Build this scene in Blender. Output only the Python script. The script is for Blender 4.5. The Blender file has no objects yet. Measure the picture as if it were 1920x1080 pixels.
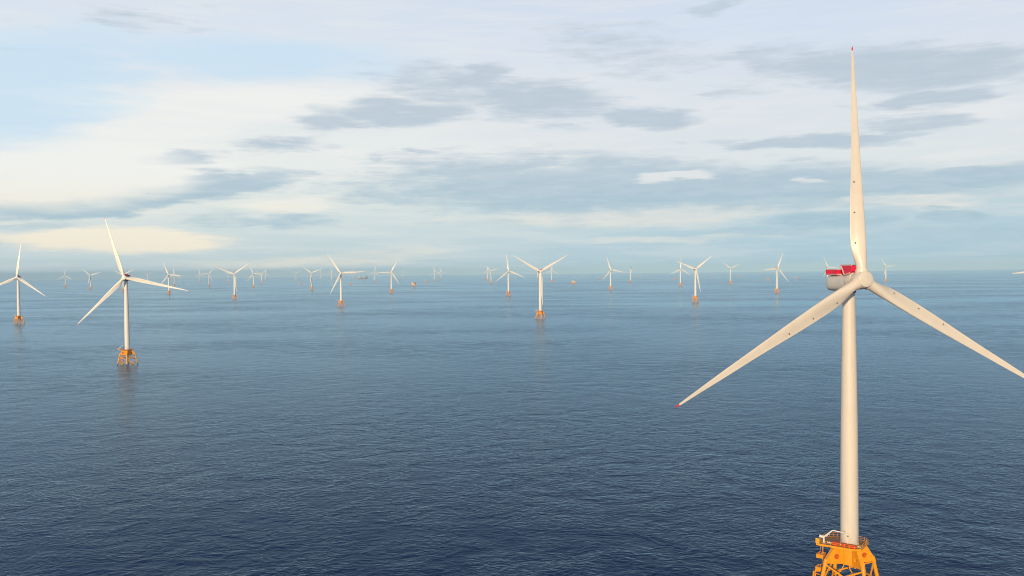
import bpy, bmesh, math, random
from mathutils import Vector, Matrix
R = math.radians
sin, cos, pi = math.sin, math.cos, math.pi
scene = bpy.context.scene
COL = scene.collection
random.seed(7)
EARTH = 7.4e6            # effective radius of the Earth with refraction, metres

# ------------------------------------------------------------------ camera
cam_data = bpy.data.cameras.new("camera")
cam_data.sensor_width = 36.0
cam_data.lens = 30.0
cam_data.clip_start = 1.0
cam_data.clip_end = 200000.0
cam = bpy.data.objects.new("camera", cam_data)
COL.objects.link(cam)
pitch, roll = R(-1.2303), R(-0.6369)
r0 = Vector((1, 0, 0)); fw = Vector((0, cos(pitch), sin(pitch))); up0 = Vector((0, -sin(pitch), cos(pitch)))
rt = cos(roll) * r0 + sin(roll) * up0
up = -sin(roll) * r0 + cos(roll) * up0
M = Matrix((rt, up, -fw)).transposed().to_4x4()
M.translation = Vector((0, 0, 111.0))
cam.matrix_world = M
scene.camera = cam

scene.view_settings.view_transform = 'Standard'
scene.view_settings.look = 'None'
scene.view_settings.exposure = 0.0
scene.view_settings.gamma = 1.0

# ------------------------------------------------------------------ sun and sky
SUN_EL, SUN_AZ = R(15), R(198)
sd = Vector((sin(SUN_AZ) * cos(SUN_EL), cos(SUN_AZ) * cos(SUN_EL), sin(SUN_EL)))
sun_data = bpy.data.lights.new("sun", 'SUN')
sun_data.energy = 3.6
sun_data.angle = R(0.53)
sun_data.color = (1.0, 0.74, 0.44)
sun = bpy.data.objects.new("sun", sun_data)
sun.rotation_euler = sd.to_track_quat('Z', 'Y').to_euler()
COL.objects.link(sun)

DARK = [(-27.89,3.88,4.65,0.69,1.2,1.15),
    (-19.66,5.37,6.23,0.8,6.9,1.15),(-22.92,4.64,4.37,0.78,5.1,0.9),(-21.04,7.11,3.01,0.62,1.8,0.9),(-14.56,8.14,3.22,0.54,3.2,0.8),(-14.59,6.34,3.74,0.31,2.8,0.5),
    (-12.0,9.79,2.76,1.01,1.2,0.75),(-7.67,10.31,6.02,1.02,2.2,0.85),(-4.65,12.21,5.69,1.68,-0.2,0.6),(-1.8,12.82,2.85,1.07,-0.5,0.75),(1.57,11.16,6.72,1.43,-6.5,0.85),
    (8.45,9.85,3.97,0.71,-5.4,0.95),(3.68,9.26,2.13,0.35,-1.4,0.5),(6.56,14.39,5.89,1.8,-2.9,0.5),(10.03,12.91,4.43,0.83,-3.3,0.4),(18.06,12.71,4.71,1.34,-5.1,0.62),
    (24.55,11.8,9.27,1.53,-5.8,0.88),(29.35,11.44,4.18,1.3,-2.3,0.6),(26.86,9.81,3.45,0.74,2.2,0.95),(23.05,9.68,1.79,0.29,-4.9,0.5),(14.51,11.21,2.15,0.56,-3.7,0.5),
    (17.72,7.87,5.34,0.4,-3.5,0.9),(20.59,7.8,5.43,0.42,-2.9,0.95),(23.35,7.78,3.23,0.38,-0.2,0.7),(25.13,8.31,4.24,0.53,-4.8,0.7),(1.86,5.59,14.55,2.25,-2.5,0.8),
    (9.98,5.52,13.68,1.9,-4.2,0.85),(20.58,5.13,9.6,1.39,-4.0,0.85),(28.54,5.13,4.99,0.84,-0.7,0.9),(-6.68,5.4,6.04,1.4,-0.3,0.6),(-9.13,5.64,4.22,0.7,0.1,0.45),
    (-13.97,3.47,3.41,0.62,0.1,0.6),(-17.93,3.38,4.3,0.51,0.3,0.5),(20.1,2.76,4.58,0.67,0.2,0.85),(16.06,2.22,8.18,0.34,-0.5,0.5),(27.42,1.79,6.84,1.08,0.3,0.5),
    (26.57,3.09,2.79,0.38,-2.3,0.7),(26.14,3.62,1.98,0.19,-2.5,0.6),(-24.22,15.07,2.73,0.9,-6.5,0.5),(-20.89,14.96,2.85,0.49,-1.6,0.4),(13.47,16.39,2.01,0.69,5.4,0.6),
    (-6.12,7.85,1.24,0.24,0.1,0.6),(-8.48,7.42,1.05,0.21,0.4,0.5),(-0.8,7.41,1.61,0.28,-0.6,0.5),(10.52,8.1,0.86,0.21,-2.2,0.5),(-29.28,2.98,4.83,0.31,0.8,0.5),
    (0.05,3.06,10.6,0.43,-0.9,0.35),]
LIGHT = [(-24.47,2.14,7.17,0.78,-0.9,1.3),
    (-27.65,1.8,3.47,0.38,0.2,0.6),(7.87,3.54,13.95,0.84,0.5,0.72),(24.83,3.96,5.61,0.52,-2.7,0.8),(-27.0,5.86,11.09,2.66,4.7,0.95),(-22.24,8.78,7.37,1.28,6.3,0.7),
    (-16.5,10.67,13.08,1.47,3.2,0.75),(-4.89,7.33,14.88,2.08,-0.9,0.45),(11.19,6.08,4.06,0.45,2.0,0.95),(19.48,5.45,2.19,0.3,-4.7,0.85),(10.3,1.91,8.37,0.32,0.9,0.6),
    (27.14,8.86,5.39,1.23,-0.6,0.5),(28.81,6.1,4.71,0.92,-4.3,0.5),(-11.28,0.85,9.16,0.63,1.5,0.6),(-16.67,0.79,6.77,0.48,1.5,0.5),(-14.29,4.5,5.48,0.48,4.3,0.7),
    (-29.28,2.98,2.22,0.25,0.9,0.5),]
BLUE = [(-29.93,10.56,7.46,3.23,12.5,1.1),
    (-16.45,13.37,11.3,1.53,1.9,0.75),(-11.09,13.02,6.99,1.12,1.1,0.55),(-30.77,8.85,3.27,1.78,4.2,0.9),(-27.12,13.81,5.94,1.18,5.4,0.5),(18.07,14.56,11.9,1.87,-6.6,0.25),
    (-27.42,13.19,7.79,1.48,5.0,0.6),]


world = bpy.data.worlds.new("World")
scene.world = world
world.use_nodes = True
nt = world.node_tree
nt.nodes.clear()


class Net:
    """small helper that writes node graphs as expressions"""
    def __init__(self, tree):
        self.t = tree

    def node(self, kind, **props):
        n = self.t.nodes.new(kind)
        for k, v in props.items():
            setattr(n, k, v)
        return n

    def put(self, sock, v):
        if isinstance(v, bpy.types.NodeSocket):
            self.t.links.new(v, sock)
        elif v is not None:
            sock.default_value = v

    def m(self, op, a, b=None, c=None, clamp=False):
        n = self.node('ShaderNodeMath', operation=op, use_clamp=clamp)
        self.put(n.inputs[0], a); self.put(n.inputs[1], b)
        if c is not None:
            self.put(n.inputs[2], c)
        return n.outputs[0]

    def vm(self, op, a, b=None, scale=None):
        n = self.node('ShaderNodeVectorMath', operation=op)
        self.put(n.inputs[0], a)
        if b is not None:
            self.put(n.inputs[1], b)
        if scale is not None:
            self.put(n.inputs[3], scale)
        return n.outputs['Value'] if op in ('LENGTH', 'DOT_PRODUCT') else n.outputs[0]

    def xyz(self, x, y, z):
        n = self.node('ShaderNodeCombineXYZ')
        for s, v in zip(n.inputs, (x, y, z)):
            self.put(s, v)
        return n.outputs[0]

    def sep(self, v):
        n = self.node('ShaderNodeSeparateXYZ')
        self.put(n.inputs[0], v)
        return n.outputs

    def noise(self, vec, scale, detail=4, rough=.5, dist=0, out='Fac'):
        n = self.node('ShaderNodeTexNoise')
        self.put(n.inputs['Vector'], vec)
        n.inputs['Scale'].default_value = scale
        n.inputs['Detail'].default_value = detail
        n.inputs['Roughness'].default_value = rough
        n.inputs['Distortion'].default_value = dist
        return n.outputs[out]

    def step(self, v, lo, hi, a=0., b=1.):
        n = self.node('ShaderNodeMapRange', interpolation_type='SMOOTHSTEP')
        self.put(n.inputs[0], v)
        for i, q in zip((1, 2, 3, 4), (lo, hi, a, b)):
            n.inputs[i].default_value = q
        return n.outputs[0]

    def mix(self, f, a, b):
        n = self.node('ShaderNodeMix', data_type='RGBA')
        self.put(n.inputs[0], f)
        for s, v in ((n.inputs[6], a), (n.inputs[7], b)):
            self.put(s, v if isinstance(v, bpy.types.NodeSocket) else tuple(v) + (1.,) if len(v) == 3 else v)
        return n.outputs[2]

    def ramp(self, v, stops):
        n = self.node('ShaderNodeValToRGB')
        self.put(n.inputs[0], v)
        e = n.color_ramp.elements
        while len(e) < len(stops):
            e.new(.5)
        for el, (p, c) in zip(e, stops):
            el.position = p
            el.color = tuple(c) + (1.,)
        return n.outputs[0]


def lin(r, g, b):
    return tuple(((v / 255 + .055) / 1.055) ** 2.4 if v > 10 else v / 255 / 12.92 for v in (r, g, b))


w = Net(nt)
direction = w.vm('NORMALIZE', w.node('ShaderNodeTexCoord').outputs['Generated'])
dx, dy, dz = w.sep(direction)
az = w.m('MULTIPLY', w.m('ARCTAN2', dx, dy), 57.29578)
el = w.m('MULTIPLY', w.m('ARCSINE', dz), 57.29578)
P = w.xyz(az, el, 0.)
# clear sky behind the clouds
sky = w.node('ShaderNodeTexSky', sky_type='NISHITA')
sky.sun_disc = False
sky.sun_elevation = SUN_EL
sky.sun_rotation = SUN_AZ
sky.altitude = 100
sky.air_density = 1.0
sky.dust_density = .6
sky.ozone_density = 2.5
w.put(sky.inputs[0], w.vm('NORMALIZE', w.xyz(dx, dy, w.m('MAXIMUM', dz, 0.004))))
clear = sky.outputs[0]
# wind-drawn irregularity of the cloud edges
stretch = w.xyz(w.m('MULTIPLY', az, .16), w.m('MULTIPLY', el, .75), 0.)
wc = w.noise(stretch, 1.0, 5, .55, 0, 'Color')
warp = w.vm('MULTIPLY', w.vm('SUBTRACT', wc, (.5, .5, .5)), (7.0, 1.5, 0.))
fine = w.xyz(w.m('MULTIPLY', az, .30), w.m('MULTIPLY', el, 2.2), 3.)
fc = w.noise(fine, 1.0, 6, .6, 0, 'Color')
warp2 = w.vm('MULTIPLY', w.vm('SUBTRACT', fc, (.5, .5, .5)), (3.0, .35, 0.))
Q = w.vm('ADD', w.vm('ADD', P, warp), warp2)


def patches(items, soft=1.0):
    acc = None
    for a, e, wa, we, rot, amp in items:
        mp = w.node('ShaderNodeMapping', vector_type='TEXTURE')
        w.put(mp.inputs['Vector'], Q)
        mp.inputs['Location'].default_value = (a, e, 0)
        mp.inputs['Rotation'].default_value = (0, 0, R(rot))
        mp.inputs['Scale'].default_value = (wa * 1.25, we * 1.35, 1)
        g = w.node('ShaderNodeTexGradient', gradient_type='SPHERICAL')
        w.put(g.inputs[0], mp.outputs[0])
        # plateau inside, soft rim outside
        v = w.m('MULTIPLY', g.outputs['Fac'], 1.75 * amp)
        v = w.m('MINIMUM', v, amp * 1.1)
        acc = v if acc is None else w.m('MAXIMUM', acc, v)
    return acc


streak = w.noise(w.xyz(w.m('MULTIPLY', az, .12), w.m('MULTIPLY', el, 1.5), 7.), 1.0, 7, .62)
wisp = w.noise(w.xyz(w.m('MULTIPLY', az, .35), w.m('MULTIPLY', el, 3.2), 1.), 1.0, 5, .55)
broad = w.noise(w.xyz(w.m('MULTIPLY', az, .05), w.m('MULTIPLY', el, .16), 5.), 1.0, 4, .5)
s_dark = patches(DARK)
s_light = patches(LIGHT)
s_blue = patches(BLUE)
# thin high veil, its colour by height and a little by direction
h = w.m('DIVIDE', el, 40., clamp=True)
veil_l = w.ramp(h, [(0.0, lin(190, 209, 216)), (.03, lin(201, 217, 220)), (.06, lin(209, 222, 223)), (.10, lin(222, 231, 228)),
                    (.17, lin(236, 240, 236)), (.28, lin(233, 236, 238)), (.38, lin(219, 229, 241)), (1.0, lin(180, 200, 225))])
veil_r = w.ramp(h, [(0.0, lin(164, 196, 212)), (.03, lin(173, 203, 217)), (.06, lin(180, 207, 219)), (.11, lin(200, 216, 222)),
                    (.17, lin(222, 230, 233)), (.28, lin(222, 229, 237)), (.38, lin(213, 224, 240)), (1.0, lin(180, 200, 225))])
veil = w.mix(w.step(w.m('ADD', az, w.m('MULTIPLY', w.m('SUBTRACT', broad, .5), 30.)), -22, 16), veil_l, veil_r)
veil = w.mix(w.m('MULTIPLY', w.step(streak, .38, .68), .30), veil, lin(240, 238, 234))
# blue gaps, cream sunlit cloud, grey-blue cloud in shade
blue_m = w.m('MULTIPLY', w.step(w.m('ADD', s_blue, w.m('MULTIPLY', w.m('SUBTRACT', streak, .5), .9)), .02, 1.0), .78)
c = w.mix(blue_m, veil, lin(198, 226, 246))
light_m = w.step(w.m('ADD', s_light, w.m('MULTIPLY', w.m('SUBTRACT', streak, .5), .9)), .15, 1.15)
cream = w.mix(w.step(el, 1.5, 7.0), lin(252, 241, 218), lin(244, 245, 241))
cream = w.mix(w.step(az, -16, 8), cream, w.mix(w.step(el, 2, 7), lin(236, 232, 222), lin(238, 238, 238)))
c = w.mix(w.m('MULTIPLY', light_m, .92), c, cream)
puff = w.noise(w.xyz(w.m('MULTIPLY', az, .42), w.m('MULTIPLY', el, 1.7), 9.), 1.0, 6, .6, .4)
edge = w.m('ADD', w.m('MULTIPLY', w.m('SUBTRACT', streak, .5), 1.1), w.m('MULTIPLY', w.m('SUBTRACT', wisp, .5), .8))
edge = w.m('ADD', edge, w.m('MULTIPLY', w.m('SUBTRACT', puff, .5), .95))
dark_m = w.step(w.m('ADD', s_dark, edge), .14, 1.0)
shade = w.mix(w.step(el, 2.5, 9.0), lin(164, 195, 209), lin(187, 202, 215))
shade = w.mix(w.m('MULTIPLY', w.step(wisp, .40, .70), .35), shade, lin(206, 217, 227))
holes = w.m('SUBTRACT', 1., w.m('MULTIPLY', w.step(s_light, .55, 1.1), .8))
c = w.mix(w.m('MULTIPLY', w.m('MULTIPLY', dark_m, holes), .92), c, shade)
cloud = w.vm('SCALE', c, None, 14.3)
# the veil thins out overhead, where the clear sky takes over
cover = w.step(w.m('ADD', el, w.m('MULTIPLY', w.m('SUBTRACT', broad, .5), 4.)), 17.4, 21.5, .985, .02)
final = w.mix(cover, clear, cloud)
bg = w.node('ShaderNodeBackground')
w.put(bg.inputs['Color'], final)
bg.inputs['Strength'].default_value = 0.07
wo = w.node('ShaderNodeOutputWorld')
nt.links.new(bg.outputs[0], wo.inputs['Surface'])
world.cycles.sampling_method = 'MANUAL'
world.cycles.sample_map_resolution = 1024


# ------------------------------------------------------------------ materials
def material(name):
    m_ = bpy.data.materials.new(name)
    m_.use_nodes = True
    n = Net(m_.node_tree)
    return m_, n, m_.node_tree.nodes['Principled BSDF']


def paint(name, col, rough=.4, dirt=.12, dirt_col=(.25, .2, .15), scale=.35, vertical=True):
    m_, n, b = material(name)
    pos = n.node('ShaderNodeTexCoord').outputs['Object']
    sc = n.vm('MULTIPLY', pos, (1., 1., .12 if vertical else 1.))
    f1 = n.noise(sc, scale, 6, .6)
    f2 = n.noise(pos, scale * 6, 4, .6)
    f = n.m('MULTIPLY', n.step(n.m('ADD', f1, n.m('MULTIPLY', f2, .35)), .58, .95), dirt)
    base = n.mix(f, col, dirt_col)
    n.put(b.inputs['Base Color'], base)
    b.inputs['Roughness'].default_value = rough
    n.put(b.inputs['Roughness'], n.m('ADD', rough, n.m('MULTIPLY', n.m('SUBTRACT', f2, .5), .2)))
    return m_


M_WHITE = paint('tower_paint', (.86, .84, .80), .38, .35, (.50, .44, .36), .22)  # coat colour lightened so distant turbines look more strongly lit
M_BLADE_DIM = paint('blade_gelcoat_dim', (.76, .71, .64), .36, .3, (.52, .46, .38), .12, False)  # same gelcoat in a dimmer copy, nearest turbine only
M_TOWER_DIM = paint('tower_paint_dim', (.76, .71, .64), .38, .35, (.50, .44, .36), .22)  # same tower coat in a dimmer copy, nearest turbine only
M_BLADE = paint('blade_gelcoat', (.86, .84, .80), .36, .25, (.55, .50, .42), .12, False)  # lightened like the tower coat, brighter light put into the colour
M_NAC = paint('nacelle_paint', (.70, .68, .65), .42, .3, (.45, .42, .38), .3, False)
M_ORANGE = paint('traffic_yellow_paint', (.92, .385, .008), .42, .35, (.60, .16, .01), .5)
M_HOLE_SHADE = paint('hole_shade_orange', (.50, .10, .008), .5, .3, (.3, .06, .01), .8)  # shade inside the arm holes, painted as a darker orange
M_RUST = paint('deck_steel', (.38, .20, .09), .7, .7, (.16, .09, .05), .8, False)
M_GROWTH = paint('wet_marine_growth', (.045, .035, .025), .5, .6, (.02, .025, .02), 1.5, False)
M_RED = paint('red_paint', (.80, .010, .06), .45, .3, (.35, .01, .03), .8, False)
M_PINK = paint('pale_red_frame_paint', (.75, .48, .46), .45, .2, (.5, .3, .28), .8, False)
M_COVERED = paint('receptor_brown', (.10, .07, .05), .6, .2, (.05, .04, .03), 1., False)
M_DARK = paint('dark_opening', (.035, .03, .03), .6, .2, (.02, .02, .02), 1., False)
M_CRANE = paint('crane_white_paint', (.80, .80, .78), .4, .2, (.5, .45, .4), .8, False)
M_SIGN = paint('sign_yellow_paint', (.85, .50, .02), .4, .2, (.6, .3, .02), .8, False)
M_CANVAS = paint('white_canvas', (.72, .70, .66), .8, .5, (.45, .42, .38), 1.2, False)
M_REDBOX = paint('orange_red_crate_paint', (.62, .045, .015), .5, .4, (.35, .03, .01), 1., False)
M_HULL = paint('ship_hull_red', (.22, .07, .07), .5, .4, (.12, .05, .05), .1)
M_SHIPGREY = paint('ship_steel_grey', (.09, .10, .11), .6, .3, (.05, .05, .05), .1)
M_SHIPDARK = paint('boat_hull_navy', (.03, .06, .09), .45, .3, (.02, .03, .04), .2)
M_SUBYEL = paint('platform_yellow_paint', (.80, .42, .07), .5, .4, (.5, .22, .04), .1)


def soil_tower_foot(mat):
    # splash and boot grime on the lowest metres of the tower, runs below the bolts
    n = Net(mat.node_tree)
    b = mat.node_tree.nodes['Principled BSDF']
    base = b.inputs['Base Color'].links[0].from_socket
    pos = n.node('ShaderNodeTexCoord').outputs['Object']
    zz = n.sep(pos)[2]
    g = n.noise(n.vm('MULTIPLY', pos, (1., 1., .25)), 1.1, 5, .65)
    f = n.m('MULTIPLY', n.step(zz, 18.5, 23.5, 1., 0.), n.step(g, .42, .72))
    runs = n.noise(n.vm('MULTIPLY', pos, (1.6, 1.6, .03)), 1.0, 4, .6)
    f = n.m('MAXIMUM', n.m('MULTIPLY', f, .75), n.m('MULTIPLY', n.step(runs, .56, .78), .22))
    n.put(b.inputs['Base Color'], n.mix(f, base, (.34, .27, .20)))


soil_tower_foot(M_WHITE)
soil_tower_foot(M_TOWER_DIM)


def make_sea_material():
    m_, n, b = material('sea_water')
    g = n.node('ShaderNodeNewGeometry')
    pos = g.outputs['Position']
    x, y, z = n.sep(pos)
    flat = n.xyz(x, y, 0.)
    dist = n.vm('LENGTH', flat)
    rot = n.node('ShaderNodeMapping')
    n.put(rot.inputs['Vector'], flat)
    rot.inputs['Rotation'].default_value = (0, 0, R(9))
    p1 = n.vm('MULTIPLY', rot.outputs[0], (.95, 1., 1.))
    rot2 = n.node('ShaderNodeMapping')
    n.put(rot2.inputs['Vector'], flat)
    rot2.inputs['Rotation'].default_value = (0, 0, R(-16))
    p2 = n.vm('MULTIPLY', rot2.outputs[0], (.9, 1., 1.))
    swell = n.noise(p1, 1 / 16., 2, .5, .3)
    a = n.noise(p1, 1 / 3.4, 4, .58, .6)
    bnoise = n.noise(p2, 1 / 1.3, 3, .6, .5)
    cnoise = n.noise(p1, 1 / .5, 2, .6, .2)
    patch = n.step(n.noise(p2, 1 / 24., 4, .6, .5), .33, .66, .45, 1.25)
    hgt = n.m('MULTIPLY', swell, .8)
    hgt = n.m('ADD', hgt, n.m('MULTIPLY', n.m('MULTIPLY', a, patch), .86))
    hgt = n.m('ADD', hgt, n.m('MULTIPLY', n.m('MULTIPLY', bnoise, patch), .26))
    hgt = n.m('ADD', hgt, n.m('MULTIPLY', cnoise, .045))
    # patches of calmer and rougher water, long slicks far out
    gust = n.noise(n.vm('MULTIPLY', flat, (1 / 600., 1 / 330., 1.)), 1., 4, .55)
    band = n.noise(n.vm('MULTIPLY', flat, (1 / 5200., 1 / 900., 1.)), 1., 5, .6, .6)
    slick = n.step(n.noise(n.vm('MULTIPLY', flat, (1 / 3600., 1 / 330., 1.)), 1., 3, .5, .8), .57, .66)
    far = n.step(dist, 1200, 6000)
    slick = n.m('MULTIPLY', slick, n.step(dist, 1500, 2600))
    calm = n.m('SUBTRACT', 1., n.m('MULTIPLY', slick, .75))
    bump = n.node('ShaderNodeBump')
    n.put(bump.inputs['Height'], hgt)
    n.put(bump.inputs['Strength'], n.m('MULTIPLY', calm, n.step(gust, .34, .66, .35, 1.05)))
    bump.inputs['Distance'].default_value = 1.0
    n.put(b.inputs['Normal'], bump.outputs[0])
    deep = n.mix(n.step(gust, .3, .7), (.001, .012, .094), (.002, .016, .100))
    rr = n.m('ADD', .21, n.m('MULTIPLY', far, n.step(band, .35, .65, -.08, .06)))
    rr = n.m('MULTIPLY', rr, calm)
    tree = m_.node_tree
    tree.nodes.remove(b)
    body = n.node('ShaderNodeBsdfDiffuse')
    n.put(body.inputs['Color'], deep)
    gl = n.node('ShaderNodeBsdfGlossy')
    gl.inputs['Color'].default_value = (.575, .775, .91, 1)
    n.put(gl.inputs['Roughness'], rr)
    fr = n.node('ShaderNodeFresnel')
    fr.inputs['IOR'].default_value = 1.333
    for q in (body, gl, fr):
        n.put(q.inputs['Normal'], bump.outputs[0])
    mx = n.node('ShaderNodeMixShader')
    n.put(mx.inputs[0], n.m('MULTIPLY', n.m('POWER', fr.outputs[0], 1.25), 1.12, clamp=True))
    n.put(mx.inputs[1], body.outputs[0])
    n.put(mx.inputs[2], gl.outputs[0])
    out = [q for q in tree.nodes if q.type == 'OUTPUT_MATERIAL'][0]
    tree.links.new(mx.outputs[0], out.inputs['Surface'])
    return m_


M_SEA = make_sea_material()


# ------------------------------------------------------------------ mesh helpers
class MB:
    """collects simple shapes into one mesh"""
    def __init__(self):
        self.bm = bmesh.new()

    def ring_loft(self, rings, mat=0, cap0=True, cap1=True, closed=True):
        vs = [[self.bm.verts.new(p) for p in r] for r in rings]
        for i in range(len(vs) - 1):
            a, b_ = vs[i], vs[i + 1]
            k = len(a)
            for j in range(k if closed else k - 1):
                f = self.bm.faces.new((a[j], a[(j + 1) % k], b_[(j + 1) % k], b_[j]))
                f.material_index = mat
        if cap0:
            self.bm.faces.new(list(reversed(vs[0]))).material_index = mat
        if cap1:
            self.bm.faces.new(vs[-1]).material_index = mat
        return self

    def tube(self, p0, p1, ra, rb=None, n=12, mat=0, caps=True):
        p0, p1 = Vector(p0), Vector(p1)
        rb = ra if rb is None else rb
        d = (p1 - p0).normalized()
        u = d.orthogonal().normalized()
        v = d.cross(u)
        rings = [[p + r * (cos(2 * pi * k / n) * u + sin(2 * pi * k / n) * v) for k in range(n)] for p, r in ((p0, ra), (p1, rb))]
        return self.ring_loft(rings, mat, caps, caps)

    def path(self, pts, r, n=8, mat=0):
        for a, b_ in zip(pts, pts[1:]):
            self.tube(a, b_, r, r, n, mat)
        return self

    def lathe(self, prof, n=32, axis='Z', mat=0):
        rings = []
        for r, h_ in prof:
            r = max(r, 1e-4)
            ring = []
            for k in range(n):
                t = 2 * pi * k / n
                if axis == 'Z':
                    ring.append(Vector((r * cos(t), r * sin(t), h_)))
                else:      # along -Y, h_ positive towards -Y
                    ring.append(Vector((r * cos(t), -h_, r * sin(t))))
            rings.append(ring)
        return self.ring_loft(rings, mat)

    def box(self, c_, s, mat=0, rot=None):
        m_ = Matrix.Translation(Vector(c_)) @ (rot or Matrix()) @ Matrix.Diagonal((s[0], s[1], s[2], 1))
        r_ = bmesh.ops.create_cube(self.bm, size=1.0, matrix=m_)
        for f in {f for v in r_['verts'] for f in v.link_faces}:
            f.material_index = mat
        return self

    def prism(self, poly, off, mat=0):
        """poly: list of 3-D points, off: extrusion vector"""
        off = Vector(off)
        a = [Vector(p) for p in poly]
        return self.ring_loft([a, [p + off for p in a]], mat)

    def build(self, name, mats, parent=None, smooth=True, matrix=None, angle=35):
        bmesh.ops.recalc_face_normals(self.bm, faces=self.bm.faces)
        me = bpy.data.meshes.new(name)
        if smooth:
            lim = R(angle)
            for f in self.bm.faces:
                f.smooth = True
            for e in self.bm.edges:
                if len(e.link_faces) == 2 and e.calc_face_angle(0) > lim:
                    e.smooth = False
        self.bm.to_mesh(me)
        self.bm.free()
        for m_ in (mats if isinstance(mats, (list, tuple)) else [mats]):
            me.materials.append(m_)
        o = bpy.data.objects.new(name, me)
        COL.objects.link(o)
        if parent is not None:
            o.parent = parent
        if matrix is not None:
            o.matrix_basis = matrix
        return o


def tag(o, label, cat, group=None):
    o['label'] = label
    o['category'] = cat
    if group:
        o['group'] = group
    return o


def empty(name, loc=(0, 0, 0), rz=0.):
    o = bpy.data.objects.new(name, None)
    COL.objects.link(o)
    o.empty_display_size = 5
    o.location = loc
    o.rotation_euler = (0, 0, rz)
    return o


def sea_z(x, y):
    return -(x * x + y * y) / (2 * EARTH)


# ------------------------------------------------------------------ the sea: one sheet over the curved Earth, past the horizon
def make_sea():
    bm = bmesh.new()
    radii = [0.0]
    r = 20.0
    while r < 50000:
        radii.append(r)
        r *= 1.045
    radii.append(50000.0)
    n = 192
    c0 = bm.verts.new((0, 0, 0))
    prev = None
    for r in radii[1:]:
        ring = [bm.verts.new((r * cos(2 * pi * k / n), r * sin(2 * pi * k / n), -r * r / (2 * EARTH))) for k in range(n)]
        for k in range(n):
            if prev is None:
                bm.faces.new((c0, ring[k], ring[(k + 1) % n]))
            else:
                bm.faces.new((prev[k], ring[k], ring[(k + 1) % n], prev[(k + 1) % n]))
        prev = ring
    for f in bm.faces:
        f.smooth = True
    me = bpy.data.meshes.new('sea')
    bm.to_mesh(me)
    bm.free()
    me.materials.append(M_SEA)
    o = bpy.data.objects.new('sea', me)
    COL.objects.link(o)
    o['kind'] = 'structure'
    o['label'] = 'dark blue rippled open sea reaching the horizon'
    return o


make_sea()

# ------------------------------------------------------------------ wind turbine
HUB_H, OVERHANG, TILT = 105.7, 7.35, R(6)
DECK = 18.3


def smooth_interp(tab, r):
    for (a, *va), (b_, *vb) in zip(tab, tab[1:]):
        if r <= b_:
            t = (r - a) / (b_ - a)
            t = max(0, min(1, t))
            return [p + (q - p) * t for p, q in zip(va, vb)]
    return list(tab[-1][1:])


# radius, leading edge, trailing edge, relative thickness, twist, roundness
BLADE_TAB = [(1.2, 1.72, -1.72, 1.0, 14, 0), (3.6, 1.72, -1.72, 1.0, 14, 0), (5.2, 1.75, -1.82, .95, 14, .12), (7.0, 1.84, -2.35, .80, 14, .35),
             (9.0, 1.95, -3.0, .58, 14, .65), (11.0, 2.03, -3.36, .46, 13.5, .88), (14.0, 2.08, -3.45, .38, 12, 1), (18.0, 2.06, -3.36, .33, 10, 1),
             (22., 2.0, -3.18, .29, 8, 1), (27., 1.86, -2.88, .26, 6.3, 1), (32., 1.70, -2.50, .24, 5, 1), (38., 1.46, -2.02, .22, 3.6, 1),
             (45., 1.22, -1.60, .21, 2.4, 1), (51., 1.08, -1.34, .20, 1.4, 1), (56., .98, -1.18, .2, .8, 1), (60., .86, -1.0, .2, .4, 1),
             (64., .72, -.80, .2, 0, 1), (68., .58, -.62, .2, 0, 1), (72., .44, -.46, .2, -.3, 1), (75., .32, -.34, .2, -.5, 1), (76.4, .24, -.24, .2, -.5, 1),
             (76.9, .13, -.12, .2, -.5, 1), (77.05, .05, -.04, .2, -.5, 1)]


def blade_section(r, n=28):
    le, te, th, tw, rd = smooth_interp(BLADE_TAB, r)
    slim = 1 - .09 * rd * max(0., 1 - max(0., r - 24.) / 20.)
    le, te = le * slim, te * slim
    ch = le - te
    out = []
    b_ = R(tw)
    yoff = -(r * sin(R(1.0)) + .82 * (r / 77.) ** 2)
    for k in range(n):
        ph = 2 * pi * k / n
        t = .5 + .5 * cos(ph)           # 1 at leading edge, 0 at trailing edge
        s = sin(ph)                     # + suction (down wind) side
        xx = te + ch * t
        q = 1 - t
        yt = 5 * th * ch * (.2969 * math.sqrt(max(q, 0)) - .126 * q - .3516 * q * q + .2843 * q ** 3 - .1015 * q ** 4)
        camber = .035 * ch * 4 * t * (1 - t) + (0.02 * ch * max(0., .5 - t) * 2 if s < 0 else 0) * 4 * t
        ya = (yt if s > 0 else -yt * .8) + camber
        yc = th * ch * .5 * s
        yy = yc + (ya - yc) * rd
        out.append(Vector((xx * cos(b_) + yy * sin(b_), -xx * sin(b_) + yy * cos(b_) + yoff, r)))
    return out


TIP_R = 75.6


def build_blade(parent):
    rs = [1.2 + (TIP_R - 1.2) * (i / 60.) for i in range(61)]
    b_ = MB().ring_loft([blade_section(r) for r in rs]).build('blade', M_BLADE, parent, angle=60)
    rs = [TIP_R + (77.05 - TIP_R) * (i / 8.) for i in range(9)]
    MB().ring_loft([blade_section(r) for r in rs]).build('blade_tip', M_RED, b_, angle=60)
    # drain and lightning receptor discs on the pressure side
    for r in (12., 22., 32.):
        sec = blade_section(r)
        p = sec[19]
        q = sec[20]
        nrm = (q - p).cross(Vector((0, 0, 1))).normalized()
        if nrm.y > 0:
            nrm = -nrm
        MB().tube(p - nrm * .2, p + nrm * .025, .27, .27, 14).build('receptor', M_COVERED, b_)
    return b_


def superellipse(cy, z, hw, hh, e, n=28):
    ring = []
    for k in range(n):
        t = 2 * pi * k / n
        c_, s_ = cos(t), sin(t)
        ring.append(Vector((hw * math.copysign(abs(c_) ** e, c_), cy, z + hh * math.copysign(abs(s_) ** e, s_))))
    return ring


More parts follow.
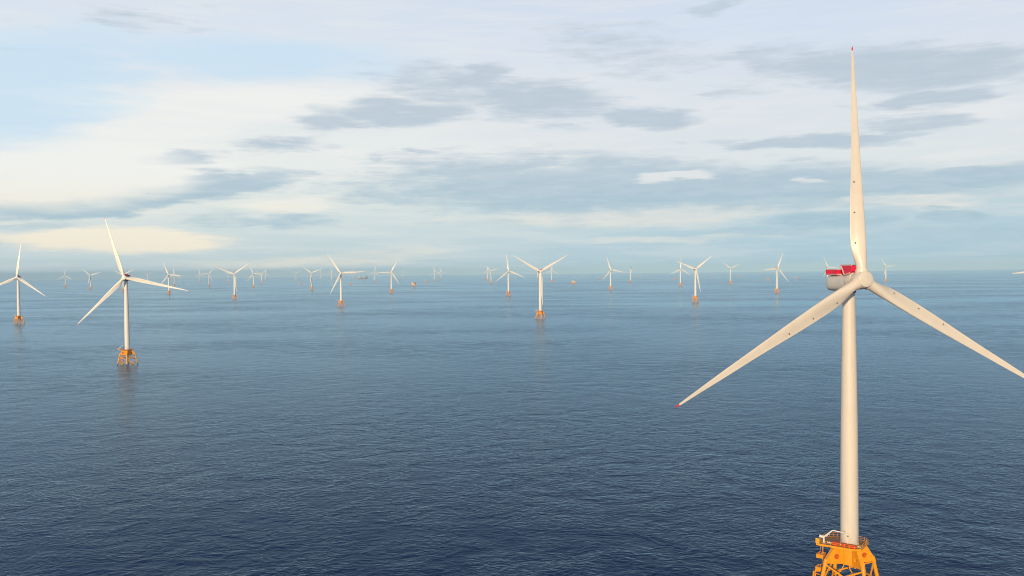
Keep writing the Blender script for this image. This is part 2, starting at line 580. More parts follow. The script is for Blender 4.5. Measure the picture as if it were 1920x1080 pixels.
def build_nacelle(parent):
    """local frame: origin on the tower axis at hub height, rotor towards -Y"""
    rings = []
    for y, hw, hh, e, dz in [(9.4, 2.2, 2.0, .6, -.45), (9.3, 2.55, 2.4, .6, -.45), (8.8, 2.75, 2.62, .62, -.42), (7.5, 2.82, 2.7, .66, -.4),
                             (3., 2.9, 2.75, .7, -.35), (-1.5, 2.95, 2.8, .8, -.2), (-2.4, 3.0, 2.9, .95, .05)]:
        rings.append(superellipse(y, dz, hw, hh, e))
    nac = MB().ring_loft(rings).build('nacelle', M_NAC, parent, angle=40)
    g = MB().lathe([(2.7, 1.9), (3.05, 2.1), (3.12, 2.6), (3.12, 4.6), (3.0, 4.95), (2.6, 5.05)], 40, 'Y')
    g.build('generator', M_WHITE, nac, matrix=Matrix.Translation((0, 0, .02)) @ Matrix.Rotation(-TILT, 4, 'X'))
    MB().lathe([(2.05, -3.6), (2.35, -3.2), (2.35, -2.9)], 32).build('yaw_ring', M_DARK, nac)
    # cooler on the roof: raked red side panels in a pale frame
    prof = [(.5, 5.55), (-1.45, 2.35), (-4.6, 3.0), (-5.4, 3.6), (-5.5, 5.55)]
    f = MB()
    for sx in (-1, 1):
        pts = [Vector((sx * 2.62, y, z)) for y, z in prof]
        for a, b2 in list(zip(pts, pts[1:] + pts[:1]))[:2] + [(pts[4], pts[0])]:
            f.tube(a, b2, .24, .24, 6)
    for y, z in prof[:2]:
        f.tube((-2.62, y, z), (2.62, y, z), .15, .15, 6)
    f.build('cooler_frame', M_PINK, nac)
    MB().prism([(-2.55, y, z) for y, z in [(.25, 5.42), (-1.4, 2.45), (-4.6, 3.05), (-5.35, 3.65), (-5.45, 5.42)]], (5.1, 0, 0)).build('cooler', M_RED, nac, smooth=False)
    # rear hoist platform with red mesh guard panels
    x0, y0, y1, z0, z1 = 2.95, 2.1, 8.7, 2.35, 4.1
    MB().box((0, (y0 + y1) / 2, z0), (2 * x0, y1 - y0, .22)).build('hoist_platform', M_PINK, nac, smooth=False)
    g = MB()
    for sx in (-1, 1):
        g.box((sx * x0, (y0 + y1) / 2, (z0 + z1) / 2 + .1), (.06, y1 - y0 - .1, z1 - z0 - .3))
    for yy in (y0, y1):
        g.box((0, yy, (z0 + z1) / 2 + .1), (2 * x0 - .1, .06, z1 - z0 - .3))
    g.build('guard_panel', M_RED, nac, smooth=False)
    rl = MB()
    for zz in (z1, z0 + .2):
        c4 = [(-x0, y0, zz), (x0, y0, zz), (x0, y1, zz), (-x0, y1, zz)]
        for a, b2 in zip(c4, c4[1:] + c4[:1]):
            rl.tube(a, b2, .17, .17, 6)
    for k in range(7):
        yy = y0 + (y1 - y0) * k / 6
        for sx in (-1, 1):
            rl.tube((sx * (x0 + .08), yy, z0), (sx * (x0 + .08), yy, z1), .08, .08, 6, mat=1)
    rl.build('guard_rail', [M_PINK, M_RED], nac)
    MB().tube((1.2, 8.2, 2.0), (1.2, 8.2, 5.3), .06, .04, 6).tube((.9, 8.2, 5.1), (1.5, 8.2, 5.1), .04, .04, 6).build('weather_mast', M_CRANE, nac)
    return nac


def build_hub(parent):
    """origin at the rotor centre, -Y up wind"""
    hb = MB().lathe([(2.3, -2.15), (2.85, -2.05), (3.0, -1.5), (3.02, 0), (2.95, .9), (2.8, 1.6), (2.62, 2.0)], 40, 'Y')
    for k in range(3):
        a = k * 2 * pi / 3
        d = Vector((sin(a), 0, cos(a)))
        hb.tube(d * 1.5, d * 3.15, 2.15, 2.02, 32).tube(d * 3.1, d * 3.4, 1.86, 1.84, 32)
    h_ = hb.build('hub', M_BLADE, parent)
    MB().lathe([(2.55, 1.95), (2.60, 2.1), (2.52, 2.34), (2.30, 2.46), (1.2, 2.56), (0.0, 2.6)], 40, 'Y').build('nose_cap', M_BLADE, h_)
    return h_


# the jacket: local x, y along its square plan, legs on the diagonals
LEG_TOP, LEG_R0, LEG_R1, SEABED = 13.2, 8.3, 11.4, -9.0


def leg_point(k, z):
    a = R(45 + 90 * k)
    r = LEG_R0 + (LEG_R1 - LEG_R0) * (LEG_TOP - z) / LEG_TOP
    return Vector((r * cos(a), r * sin(a), z))


def leg_mb(mb, k, g=1.):
    mb.tube(leg_point(k, SEABED), leg_point(k, 1.1), .72 * g, .70 * g, 14, mat=1)
    mb.tube(leg_point(k, 1.1), leg_point(k, LEG_TOP - .6), .68 * g, .64 * g, 14)
    mb.tube(leg_point(k, LEG_TOP - 1.6), leg_point(k, LEG_TOP + .15), .78 * g, .70 * g, 14)
    return mb


def brace_mb(mb, k, g=1.):
    for z0, z1 in ((11.6, 5.2), (4.8, -4.2)):
        a0, a1 = leg_point(k, z0), leg_point(k, z1)
        b0, b1 = leg_point(k + 1, z0), leg_point(k + 1, z1)
        mb.tube(a0, b1, .30 * g, .30 * g, 10)
        mb.tube(b0, a1, .295 * g, .295 * g, 10)
        mid = (a0 + b1 + b0 + a1) / 4
        mb.tube(mid + Vector((0, 0, .55)), mid - Vector((0, 0, .55)), .36, .36, 10)
    return mb


ARM_POLY = [(2.3, 11.7), (5.5, 11.8), (8.1, 12.1), (8.5, 12.9), (8.2, 13.7), (7.0, 15.4), (5.5, DECK - .5), (2.3, DECK - .5)]


def arm_mb(mb, k):
    a = R(45 + 90 * k)
    d = Vector((cos(a), sin(a), 0))
    t = Vector((-sin(a), cos(a), 0))
    hw = .75
    n = 40
    ctr = Vector((4.9, 0, 14.2))
    # outer outline sampled by angle about the hole centre
    def outline(th):
        dr, dz_ = cos(th), sin(th)
        best = None
        for (r_a, z_a), (r_b, z_b) in zip(ARM_POLY, ARM_POLY[1:] + ARM_POLY[:1]):
            er, ez = r_b - r_a, z_b - z_a
            den = dr * ez - dz_ * er
            if abs(den) < 1e-9:
                continue
            s = ((r_a - ctr.x) * ez - (z_a - ctr.z) * er) / den
            u = ((r_a - ctr.x) * dz_ - (z_a - ctr.z) * dr) / den
            if s > 0 and -1e-6 <= u <= 1 + 1e-6 and (best is None or s < best):
                best = s
        return best
    ths = sorted([2 * pi * i / n for i in range(n)] + [math.atan2(z - ctr.z, r - ctr.x) % (2 * pi) for r, z in ARM_POLY])
    outer = []
    inner = []
    for th in ths:
        s = outline(th)
        outer.append((ctr.x + s * cos(th), ctr.z + s * sin(th)))
        inner.append((ctr.x + .88 * cos(th), ctr.z + .88 * sin(th)))
    P3 = lambda rz_, off: d * rz_[0] + t * off + Vector((0, 0, rz_[1]))
    rings = [[P3(q, -hw) for q in inner], [P3(q, hw) for q in inner], [P3(q, hw) for q in outer], [P3(q, -hw) for q in outer], [P3(q, -hw) for q in inner]]
    mb.ring_loft(rings, 0, False, False)
    bmesh.ops.remove_doubles(mb.bm, verts=mb.bm.verts, dist=.0005)
    # flange rims along the lower and the outer edge
    mb.tube(d * 2.6 + Vector((0, 0, 11.75)), d * 8.0 + Vector((0, 0, 12.1)), .3, .3, 8)
    hole = d * ctr.x + Vector((0, 0, ctr.z))
    mb.tube(hole - t * .12, hole + t * .12, .9, .9, 20, mat=1)  # disc closing the hole, its dark colour stands in for shade
    return mb


def tp_mb(mb):
    mb.lathe([(2.2, 11.4), (2.9, 11.6), (3.0, 12.2), (3.0, DECK - .4)], 32)
    for k in range(4):
        arm_mb(mb, k)
    return mb


DECK_POLY = [(-8.8, -6.7), (3.2, -5.9), (4.9, -4.2), (4.9, 3.9), (3.4, 5.4), (-5.4, 5.4), (-8.8, 2.6)]


def build_foundation(root):
    for k in range(4):
        leg_mb(MB(), k).build('jacket_leg', [M_ORANGE, M_GROWTH], root)
    for k in range(4):
        brace_mb(MB(), k).build('cross_bracing', M_ORANGE, root)
    tp_mb(MB()).build('transition_piece', [M_ORANGE, M_HOLE_SHADE], root)
    dk = MB().prism([(x, y, DECK - .45) for x, y in DECK_POLY], (0, 0, .42)).build('deck', M_RUST, root, smooth=False)
    e = MB()
    cen = Vector((-3, 0, 0))
    ring = [Vector((x, y, 0)) for x, y in DECK_POLY]
    for a, b_ in zip(ring, ring[1:] + ring[:1]):
        mid = (a + b_) / 2
        L = (b_ - a).length
        ang = math.atan2((b_ - a).y, (b_ - a).x)
        e.box((mid.x, mid.y, DECK - .28), (L + .1, .16, .62), rot=Matrix.Rotation(ang, 4, 'Z'))
    e.build('deck_edge', M_ORANGE, dk, smooth=False)
    r_ = MB()
    for a, b_ in zip(ring, ring[1:] + ring[:1]):
        L = (b_ - a).length
        n = max(2, round(L / 1.5))
        for i in range(n):
            p = a + (b_ - a) * i / n
            r_.tube((p.x, p.y, DECK), (p.x, p.y, DECK + 1.15), .05, .05, 6)
        for zz in (.6, 1.15):
            r_.tube((a.x, a.y, DECK + zz), (b_.x, b_.y, DECK + zz), .045, .045, 6)
    r_.build('railing', M_ORANGE, dk)
    # white knuckle crane stowed along the front of the deck
    cr = MB()
    px, py = -6.9, -5.0
    cr.tube((px, py, DECK), (px, py, DECK + 2.1), .36, .30, 12)
    cr.box((px - .5, py, DECK + 2.2), (1.7, .8, .7))
    cr.build('deck_crane', M_CRANE, root)
    cb = MB()
    cb.tube((px, py, DECK + 2.1), (-4.0, -4.9, DECK + 4.75), .27, .22, 8)
    cb.tube((-4.0, -4.9, DECK + 4.75), (.1, -4.4, DECK + 4.45), .22, .14, 8)
    cb.tube((-6.0, -4.95, DECK + 2.3), (-4.8, -4.95, DECK + 4.0), .1, .1, 6)
    crane = root.children[-1]
    cb.build('crane_boom', M_CRANE, [c_ for c_ in root.children if c_.name.startswith('deck_crane')][-1])
    MB().box((-8.4, -6.75, DECK + .95), (1.25, .22, 1.65)).box((-8.4, -6.88, DECK + .95), (.7, .06, 1.0), mat=1).build('sign_panel', [M_SIGN, M_ORANGE], root, smooth=False)
    # ladder way with rest platforms and boat landing on the -x face
    ld = MB()
    for yy in (-.35, .35):
        ld.tube((-8.7, yy, DECK - .5), (-9.2, yy, 1.5), .07, .07, 6)
    for i in range(40):
        z = 2. + i * .4
        ld.tube((-8.95, -.35, z), (-8.95, .35, z), .04, .04, 5)
    ld.tube((-8.5, -2.2, DECK - .4), (-9.3, -2.2, 12.8), .06, .06, 6)
    ld.build('access_ladder', M_ORANGE, root)
    for z, x in ((11.8, -9.4), (7.4, -9.7)):
        pf = MB()
        pf.box((x, 0, z), (2.3, 3.0, .16))
        c4 = [(x - 1.1, -1.45), (x + 1.1, -1.45), (x + 1.1, 1.45), (x - 1.1, 1.45)]
        for (ax, ay), (bx, by) in zip(c4, c4[1:] + c4[:1]):
            for i in range(3):
                q = i / 3
                pf.tube((ax + (bx - ax) * q, ay + (by - ay) * q, z), (ax + (bx - ax) * q, ay + (by - ay) * q, z + 1.2), .06, .06, 6)
            pf.tube((ax, ay, z + 1.2), (bx, by, z + 1.2), .06, .06, 6)
            pf.tube((ax, ay, z + .62), (bx, by, z + .62), .05, .05, 6)
        pf.box((x - 1.12, 0, z + .6), (.05, 2.9, 1.0)).box((x, -1.47, z + .6), (2.2, .05, 1.0))
        pf.tube((x + 1.0, 1.2, z - .1), (-7.3, 2.5, z - .6), .14, .14, 6)
        pf.tube((x + 1.0, -1.2, z - .1), (-7.3, -2.5, z - .6), .14, .14, 6)
        pf.build('rest_platform', M_ORANGE, root)
    bl = MB()
    for yy in (-1., 1.):
        bl.tube((-11.6, yy, 6.8), (-12.2, yy, -4), .28, .28, 8)
        for z in (6.2, 1.8):
            bl.tube((-11.7, yy, z), (-8.9, yy * 2, z), .18, .18, 6)
    bl.build('boat_landing', M_ORANGE, root)
    for s in (-1, 1):
        jt = MB()
        jt.path([(s * .8 - .4, -1.6, 11.6), (s * 1.2 - .4, -2.4, 10.2), (s * 2.0, -3.2, 9.2), (s * 3.2, -4.0, 8.6), (s * 3.8, -4.4, 4.), (s * 4., -4.6, -7.)], .18, 8)
        jt.build('cable_tube', M_ORANGE, root)


def build_far_foundation(root):
    mb = MB()
    for k in range(4):
        leg_mb(mb, k, 1.35)
        brace_mb(mb, k, 1.4)
    mb.build('jacket', [M_ORANGE, M_GROWTH], root)
    tp_mb(MB()).build('transition_piece', [M_ORANGE, M_HOLE_SHADE], root)
    MB().prism([(x, y, DECK - .45) for x, y in DECK_POLY], (0, 0, 1.2)).build('deck', M_ORANGE, root, smooth=False)


def build_tower(root):
    prof = [(2.85, DECK - .1), (2.98, DECK - .05), (2.98, DECK + .35), (2.86, DECK + .4), (2.84, 40), (2.74, 55), (2.55, 70), (2.3, 85), (2.06, 98), (2.0, HUB_H - 3.0)]
    t = MB().lathe(prof, 64).build('tower', M_WHITE, root, angle=30)
    for dx_, dz_ in ((-.9, 4.2), (.35, 3.1)):
        yy = -math.sqrt(2.86 ** 2 - dx_ ** 2)
        MB().box((dx_, yy - .06, DECK + dz_), (.32, .3, .36)).build('wall_lamp', M_DARK, t)
    MB().box((1.7, -2.3, DECK + 1.5), (1.0, .25, 2.1), rot=Matrix.Rotation(R(36), 4, 'Z')).build('door', M_NAC, t)
    return t


def pose(root, yaw, azim, theta, girth):
    """turn nacelle and rotor of one turbine (matrices relative to the root)"""
    base = Matrix.Rotation(yaw - theta, 4, 'Z') @ Matrix.Translation((0, 0, HUB_H))
    hub = base @ Matrix.Rotation(-TILT, 4, 'X') @ Matrix.Translation((0, -OVERHANG, 0))
    k = 0
    for o in root.children:
        nm = o.name.split('.')[0]
        if nm == 'nacelle':
            o.matrix_basis = base
        elif nm == 'hub':
            o.matrix_basis = hub @ Matrix.Rotation(azim, 4, 'Y')
        elif nm == 'tower':
            o.scale = (girth, girth, 1)
        elif nm == 'blade':
            o.matrix_basis = hub @ Matrix.Rotation(azim + k * 2 * pi / 3, 4, 'Y') @ Matrix.Diagonal((girth, girth, 1, 1))
            k += 1


def copy_tree(o, parent=None):
    c_ = o.copy()
    COL.objects.link(c_)
    if parent is not None:
        c_.parent = parent
    for ch in o.children:
        copy_tree(ch, c_)
    return c_


def build_turbine(far=False):
    root = empty('wind_turbine')
    build_tower(root)
    build_nacelle(root)
    build_hub(root)
    b_ = build_blade(root)
    for k in range(2):
        copy_tree(b_, root)
    (build_far_foundation if far else build_foundation)(root)
    return root


# x, y, rotor azimuth, nacelle yaw, jacket turn, label
TURBINES = [
    (112.0, 283.7, 0.4, 11.5, -37.5, 'nearest and largest wind turbine, red nacelle rails, cropped orange base at the bottom edge'),
    (-474, 1048, -17, 10.7, -26, 'large wind turbine, second nearest, standing alone at left on its orange jacket'),
    (-1125, 1944, 6, 12.3, -34.3, 'wind turbine at the left edge with one blade cut off by the frame'),
    (-4127, 7888, 0, 9, -26.6, 'small far wind turbine with one blade straight up, right of the left-edge turbine'),
    (-3252, 6586, 72, 10.1, -32.7, 'small wind turbine between the upright one and the large left turbine'),
    (-2526, 5547, 61, 14.5, -30.3, "small wind turbine half hidden behind the large left turbine's hub and tower"),
    (-1867, 4645, -23, 13.5, -30.2, "wind turbine standing behind the tip of the large left turbine's right blade"),
    (-3099, 7834, -2, 15, -33.5, 'small wind turbine just right of one crossed by the large blade tip'),
    (-3999, 10942, -5, 12.3, -26.3, 'faint hazy wind turbine with thin tower, left of a turbine with a level blade'),
    (-2612, 7359, 37, 20, -27.6, 'small wind turbine with one blade level to the left over a faint tower'),
    (-3382, 10174, 60, 12.5, -34.4, 'faint hazy wind turbine behind the left blade of a Y-shaped turbine'),
    (-1172, 3604, 53, 13.0, -29.1, 'wind turbine with blades in a Y at left of centre, orange jacket below'),
    (-1974, 6519, -23, 9, -34.7, 'small wind turbine just right of the left Y-shaped one, blade leaning left'),
    (-2676, 9112, 56, 13.7, -30.3, "small wind turbine whose hub meets a neighbour's level right blade tip"),
    (-3563, 12345, 0, 12.8, -26.2, 'faintest tower right of two overlapping small wind turbines at left'),
    (-2825, 11167, 60, 12.8, -25.8, 'faint Y-shaped wind turbine left of a bare orange foundation'),
    (-1280, 5454, 68, 10.9, -27.0, 'small wind turbine with lower blade crossing its tower, beside a faint bare foundation'),
    (-3284, 14664, 0, 11.2, -25.6, 'very faint short tower just right of the turbine with crossing lower blade'),
    (-2261, 10707, 6, 13.8, -34.0, 'faint wind turbine with upright blade, left of a big leaning-blade turbine'),
    (-545, 2719, -33, 9.3, -32.8, 'wind turbine with one blade level right and one leaning up left, left of the ship'),
    (-2299, 12350, 0, 14.3, -30.6, 'faint tower above a bare orange foundation, left of the red ship'),
    (-1487, 9261, 10, 12.3, -32.0, 'thin hazy wind turbine between the red ship and a turbine with left level blade'),
    (-625, 4423, 28, 11.5, -31.1, 'wind turbine with one blade level left, beside the small white boat'),
    (-1951, 15248, 60, 10.6, -29.1, 'very faint tower on the horizon right of the small white boat'),
    (-854, 9463, -14, 12.0, -26.0, 'left one of two faint wind turbines standing close together near the centre'),
    (-926, 11150, -14, 12.6, -25.7, 'right and smaller one of two faint wind turbines close together near the centre'),
    (-260, 9162, 6, 13.6, -25.1, 'thin wind turbine closely left of a small Y-shaped one near the centre'),
    (-173, 7126, 73, 12.5, -33.4, 'small Y-shaped wind turbine with a thinner tower closely on its left'),
    (-15, 3652, -7, 13, -25.4, 'wind turbine with one blade up, left of the big central Y-shaped turbine'),
    (63, 1911, 60, 13.9, -29.3, 'big Y-shaped wind turbine on an orange jacket in the centre'),
    (335, 11122, 59, 12.8, -32.9, "faint wind turbine mostly hidden behind the big central Y-shaped turbine's tower"),
    (357, 7644, 5, 13.5, -29.3, 'small wind turbine below the right blade of the big central Y-shaped turbine'),
    (521, 4506, -18, 10.2, -34.4, 'wind turbine right of the pale yellow platform with a blade leaning left'),
    (972, 6998, 65, 75, -25.1, 'small wind turbine with rotor turned edge-on, short blades, right of centre'),
    (1033, 5230, 4, 8, -27.0, "wind turbine with upright blade crossing its right neighbour's left blade"),
    (594, 2763, 52, 9, -33.5, 'wind turbine with a lower blade close beside its tower, right of centre'),
    (1486, 5802, 67, 10.3, -27.3, 'small Y-shaped wind turbine standing alone in the right half'),
    (1128, 3631, 23, 13.7, -34.6, "wind turbine left of the nearest one's red nacelle, between two bare foundations"),
    (1987, 5368, -25, 12.2, -34.6, "wind turbine whose blades show above the nearest turbine's red hoist platform"),
    (2648, 6043, -35, 12.8, -31.7, "small wind turbine just right of the nearest turbine's hub"),
    (647, 1011, -95, 13.8, -25.2, 'wind turbine beyond the right edge, only a blade tip showing'),
    (-5601, 13126, 62, 11.5, -25.0, "very faint wind turbine above the large left turbine's right blade"),
]
GROUP = 'wind turbines standing in the sea'
near_proto = build_turbine(False)
far_proto = build_turbine(True)
used = {False: False, True: False}
for i, (x, y, azi, yaw, th, label) in enumerate(TURBINES):
    far = math.hypot(x, y) > 4800
    proto = far_proto if far else near_proto
    if used[far]:
        root = copy_tree(proto)
    else:
        root = proto
        used[far] = True
    root.location = (x, y, sea_z(x, y))
    root.rotation_euler = (0, 0, R(th))
    pose(root, R(yaw), R(azi), R(th), 1 + .5 * max(0., min(1., (math.hypot(x, y) - 1000) / 3200)))
    tag(root, label, 'wind turbine', GROUP)

# nearest turbine takes the dimmer copy; the others' coat is brightened to look sunlit
for o in near_proto.children_recursive:
    for sl in o.material_slots if o.type == 'MESH' else []:
        other = {'tower_paint': M_TOWER_DIM, 'blade_gelcoat': M_BLADE_DIM}.get(sl.material.name)
        if other:
            sl.link = 'OBJECT'
            sl.material = other

# ------------------------------------------------------------------ cargo on the nearest turbine's deck
fx, fy, fth = TURBINES[0][0], TURBINES[0][1], R(TURBINES[0][4])


def deck_at(lx, ly):
    c_, s_ = cos(fth), sin(fth)
    return (fx + c_ * lx - s_ * ly, fy + s_ * lx + c_ * ly, sea_z(fx, fy) + DECK - .03)


for lx, w_, label in ((-3.0, 2.2, 'leftmost of the three orange red crates on the yellow deck'),
                      (-.3, 1.7, 'small orange red crate between two longer ones on the deck'),
                      (2.3, 2.5, 'longest orange red crate, right of the others on the deck')):
    root = empty('equipment_crate', deck_at(lx, -4.9), fth)
    tag(root, label, 'crate', 'crates on the turbine deck')
    b_ = MB().box((0, 0, .5), (w_, 1.0, .9))
    for sx in (-1, 1):
        for sy in (-1, 1):
            b_.box((sx * (w_ / 2 - .05), sy * .47, .5), (.14, .14, 1.0))
    for k in range(4):
        b_.box((-w_ / 2 + w_ * (k + .5) / 4, -.51, .5), (.08, .06, .8))
    b_.build('body', M_REDBOX, root, smooth=False)
    MB().box((0, 0, 1.03), (w_ + .1, 1.1, .1)).tube((-.3, 0, 1.05), (-.3, 0, 1.25), .04, .04, 6).tube((.3, 0, 1.05), (.3, 0, 1.25), .04, .04, 6).tube((-.3, 0, 1.25), (.3, 0, 1.25), .04, .04, 6).build('lid', M_REDBOX, root, smooth=False)
for lx, ly, ln, label in ((-5.2, -4.3, 1.3, 'white canvas roll under the crane boom on the deck'),
                          (-1.6, -4.15, 1.2, 'white canvas roll behind the left and middle red crates'),
                          (.2, -4.0, 1.6, 'longest white canvas roll, beside the tower foot'),
                          (4.0, -3.6, 1.0, 'white canvas roll at the right end of the red crates')):
    root = empty('canvas_roll', deck_at(lx, ly), fth + R(random.uniform(-15, 15)))
    tag(root, label, 'canvas roll', 'canvas rolls on the turbine deck')
    MB().tube((-ln / 2, 0, .36), (ln / 2, 0, .36), .36, .34, 14).tube((-ln / 2 - .06, 0, .36), (ln / 2 + .06, 0, .36), .12, .12, 8).build('roll', M_CANVAS, root)
    s = MB()
    for q in (-.25, .25):
        s.tube((q * ln - .05, 0, .36), (q * ln + .05, 0, .36), .385, .385, 14)
    s.build('strap', M_SHIPGREY, root)

# ------------------------------------------------------------------ bare jackets waiting for their turbines
JACKETS = [
    (-2043, 8257, -33.8, 1.0, 'faint bare foundation left of a small turbine with crossing lower blade'),
    (-1391, 7349, -38.5, 1.0, 'orange bare foundation under the level right blade, left of the red ship'),
    (-807, 8074, -28.0, 1.0, 'pinkish bare foundation with a tiny white boat beside it'),
    (963, 11828, -39.4, 1.0, 'faint bare foundation upper right of the pale yellow platform'),
    (959, 9371, -36.1, 1.0, 'small pinkish bare foundation left of the turbine with a left-leaning blade'),
    (1576, 10540, -31.8, 1.0, 'faint bare foundation right of the small edge-on turbine'),
    (1613, 8457, -27.8, 1.0, 'small pinkish bare foundation left of the turbine with upright blade'),
    (2466, 10572, -36.9, 1.0, 'faint bare foundation between two small turbines, right of the lower-blade turbine'),
    (2813, 10510, -39.2, 1.0, 'faint bare foundation just right of the lone small Y-shaped turbine'),
    (2103, 6999, -22.6, 1.0, 'orange bare foundation left of the turbine near the red nacelle'),
    (2722, 8137, -33.7, 1.0, 'small bare foundation between a turbine and the red nacelle platform'),
    (-363, 11418, -20.8, 1.0, 'faint bare foundation left of two close small turbines near the centre'),
]
jp = None
for x, y, th, sc, label in JACKETS:
    if jp is None:
        root = jp = empty('turbine_foundation')
        build_far_foundation(root)
        MB().lathe([(2.9, DECK - .2), (2.9, DECK + 1.6), (2.5, DECK + 1.9), (.2, DECK + 2.1)], 24).build('tower_flange_cover', M_CANVAS, root)
    else:
        root = copy_tree(jp)
    root.location = (x, y, sea_z(x, y))
    root.rotation_euler = (0, 0, R(th))
    root.scale = (sc, sc, sc)
    tag(root, label, 'turbine foundation', 'bare turbine foundations without towers')


def build_substation(x, y, th, label, dark):
    root = empty('offshore_platform', (x, y, sea_z(x, y)), R(th))
    tag(root, label, 'offshore platform')
    W, D = 14, 10
    mb = MB()
    for sx in (-1, 1):
        for sy in (-1, 1):
            mb.tube((sx * W * .95, sy * D * .95, -6), (sx * W * .8, sy * D * .8, 12), 1.1, 1.0, 10)
    for sy in (-1, 1):
        mb.tube((-W * .93, sy * D * .9, 0), (W * .82, sy * D * .82, 11), .6, .6, 8)
        mb.tube((W * .93, sy * D * .9, 0), (-W * .82, sy * D * .82, 11), .6, .6, 8)
    mb.build('jacket', M_ORANGE, root)
    M1 = M_ORANGE if dark else M_SUBYEL
    t = MB().box((0, 0, 12.6), (2 * W, 2 * D, 1.2)).box((0, 0, 16.6), (2 * W - 2, 2 * D - 2, 6.8)).box((0, 0, 20.4), (2 * W, 2 * D, .9))
    for k in range(7):
        t.box((-W + 1 + k * (2 * W - 2) / 6, -D + .9, 16.6), (.5, .4, 6.6))
    t.build('topside', M1, root, smooth=False)
    MB().box((-W + 4.5, 0, 24.3), (8, 2 * D - 3, 6.8)).box((-W + 4.5, 0, 28), (5, 8, 1.2)).build('white_module', M_CRANE, root, smooth=False)
    if dark:
        MB().box((4, 0, 24.6), (13, 2 * D - 4, 7.6)).tube((7, -4, 28), (7, -4, 34), .9, .8, 10).build('upper_module', M_RUST, root, smooth=False)
    else:
        MB().box((W - 4.5, 0, 24.0), (8, 2 * D - 3, 6.2)).build('white_module', M_CRANE, root, smooth=False)
        MB().box((0, 0, 22.6), (9, 2 * D - 6, 3.4)).build('upper_module', M_SUBYEL, root, smooth=False)
    MB().tube((2, 5, 20.8), (2, 5, 27), .7, .6, 8).tube((2, 5, 26.6), (10, -2, 31), .4, .25, 8).build('crane', M_ORANGE, root)


build_substation(452, 6286, 8, 'pale yellow offshore platform with two white modules on top', False)
build_substation(-718, 6247, -12, 'orange offshore platform with a dull brown upper module', True)


# ------------------------------------------------------------------ ships
def hull(mb, L, B, H, dr, bow=.22, mat=0):
    """ship hull along x, bow at -x"""
    rings = []
    for t in [0, .03, .08, .15, bow, .4, .7, .93, 1.]:
        f = min(1., (t / bow) ** .6) if t < bow else 1. - .12 * max(0, (t - .85) / .15)
        f = max(f, .02)
        sh = H * (1 + .35 * max(0, 1 - t / bow) ** 1.5)
        x = -L / 2 + L * t - (3. * L / 150 * max(0, 1 - t / .1))
        hb = B / 2 * f
        rings.append([(x, -hb, sh), (x + (.02 * L if t < .1 else 0), -hb * .9, -dr), (x + (.02 * L if t < .1 else 0), hb * .9, -dr), (x, hb, sh)])
    return mb.ring_loft([[Vector(p) for p in r_] for r_ in rings], mat)


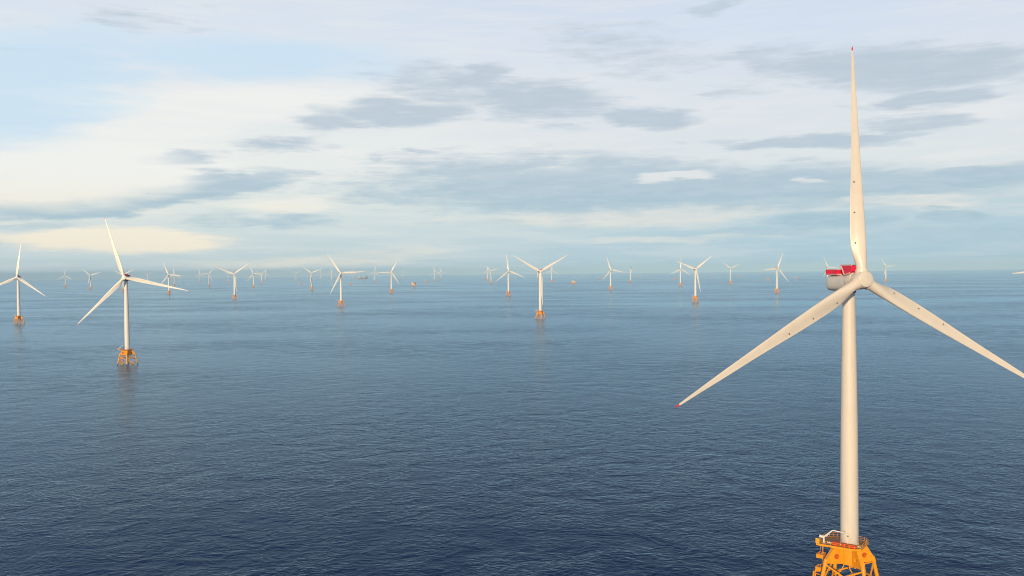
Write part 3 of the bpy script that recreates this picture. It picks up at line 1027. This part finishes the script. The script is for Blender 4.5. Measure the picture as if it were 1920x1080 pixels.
def heavy_ship(x, y, th):
    root = empty('installation_ship', (x, y, sea_z(x, y)), R(th))
    tag(root, 'long dull red ship with dark deck cranes on the horizon', 'ship')
    hull(MB(), 158, 34, 17, 6).build('hull', M_HULL, root, smooth=False)
    b_ = MB().box((-62, 0, 24), (22, 26, 13)).box((-62, 0, 33), (17, 22, 6)).box((-63, 0, 38), (10, 26, 4)).tube((-58, 0, 38), (-58, 0, 50), .8, .4, 8)
    b_.build('bridge', M_CRANE, root, smooth=False)
    MB().box((-34, 0, 21), (16, 20, 8)).box((6, 0, 20), (40, 22, 6)).build('deck_cargo', M_HULL, root, smooth=False)
    for cx, lean in ((-22, 20), (34, 24)):
        c_ = MB().tube((cx, 8, 16), (cx, 8, 42), 3.2, 2.6, 12).box((cx, 8, 44), (9, 8, 6)).tube((cx, 8, 46), (cx + lean, 2, 54), 1.6, .9, 8).tube((cx, 8, 47), (cx - 3, 8, 58), 1.0, .6, 8).tube((cx - 3, 8, 58), (cx + lean, 2, 54), .4, .4, 6)
        c_.build('deck_crane', M_SHIPGREY, root)
    MB().box((62, 0, 30), (14, 18, 26)).box((62, 0, 45), (8, 10, 6)).build('funnel_casing', M_SHIPGREY, root, smooth=False)
    MB().box((8, 0, 32), (8, 12, 30)).build('blade_rack', M_CRANE, root, smooth=False)


heavy_ship(-2373, 13621, 2)


def small_boat(x, y, th, L, label):
    root = empty('work_boat', (x, y, sea_z(x, y)), R(th))
    tag(root, label, 'boat')
    k = L / 36.
    hull(MB(), L, 9 * k, 3.4 * k, 2 * k, .3).build('hull', M_SHIPDARK, root, smooth=False)
    MB().box((2 * k, 0, 6.6 * k), (20 * k, 7.4 * k, 6.4 * k)).box((-1 * k, 0, 11.6 * k), (9 * k, 6.4 * k, 3.6 * k)).build('wheelhouse', M_CRANE, root, smooth=False)
    MB().tube((1 * k, 0, 12 * k), (1 * k, 0, 19 * k), .25 * k, .12 * k, 8).build('mast', M_CRANE, root)
    MB().box((-1 * k, -3.25 * k, 11.9 * k), (8.2 * k, .1, 1.5 * k)).build('window_strip', M_DARK, root, smooth=False)


small_boat(-1900, 14300, 4, 40, 'small white boat with dark hull, near the horizon beside turbine blade')
small_boat(-840, 8793, -20, 16, 'tiny white boat just right of a pinkish bare foundation')

# ------------------------------------------------------------------ sea air
bm = bmesh.new()
bmesh.ops.create_cube(bm, size=1.0, matrix=Matrix.Translation((0, 0, 12.0)) @ Matrix.Diagonal((101000, 101000, 372, 1)))
me = bpy.data.meshes.new('haze')
bm.to_mesh(me)
bm.free()
hz = bpy.data.objects.new('haze', me)
COL.objects.link(hz)
hz['kind'] = 'stuff'
hz['label'] = 'pale blue sea haze thickening towards the horizon'
hm = bpy.data.materials.new('haze_air')
hm.use_nodes = True
t_ = hm.node_tree
t_.nodes.clear()
pv = t_.nodes.new('ShaderNodeVolumePrincipled')
pv.inputs['Color'].default_value = (.48, .755, 1.0, 1)
pv.inputs['Density'].default_value = 0.000042
pv.inputs['Anisotropy'].default_value = -0.3
ho = t_.nodes.new('ShaderNodeOutputMaterial')
t_.links.new(pv.outputs[0], ho.inputs['Volume'])
me.materials.append(hm)
scene.cycles.volume_bounces = 1
scene.cycles.max_bounces = 8
scene.cycles.use_denoising = True
scene.cycles.filter_width = 0.9
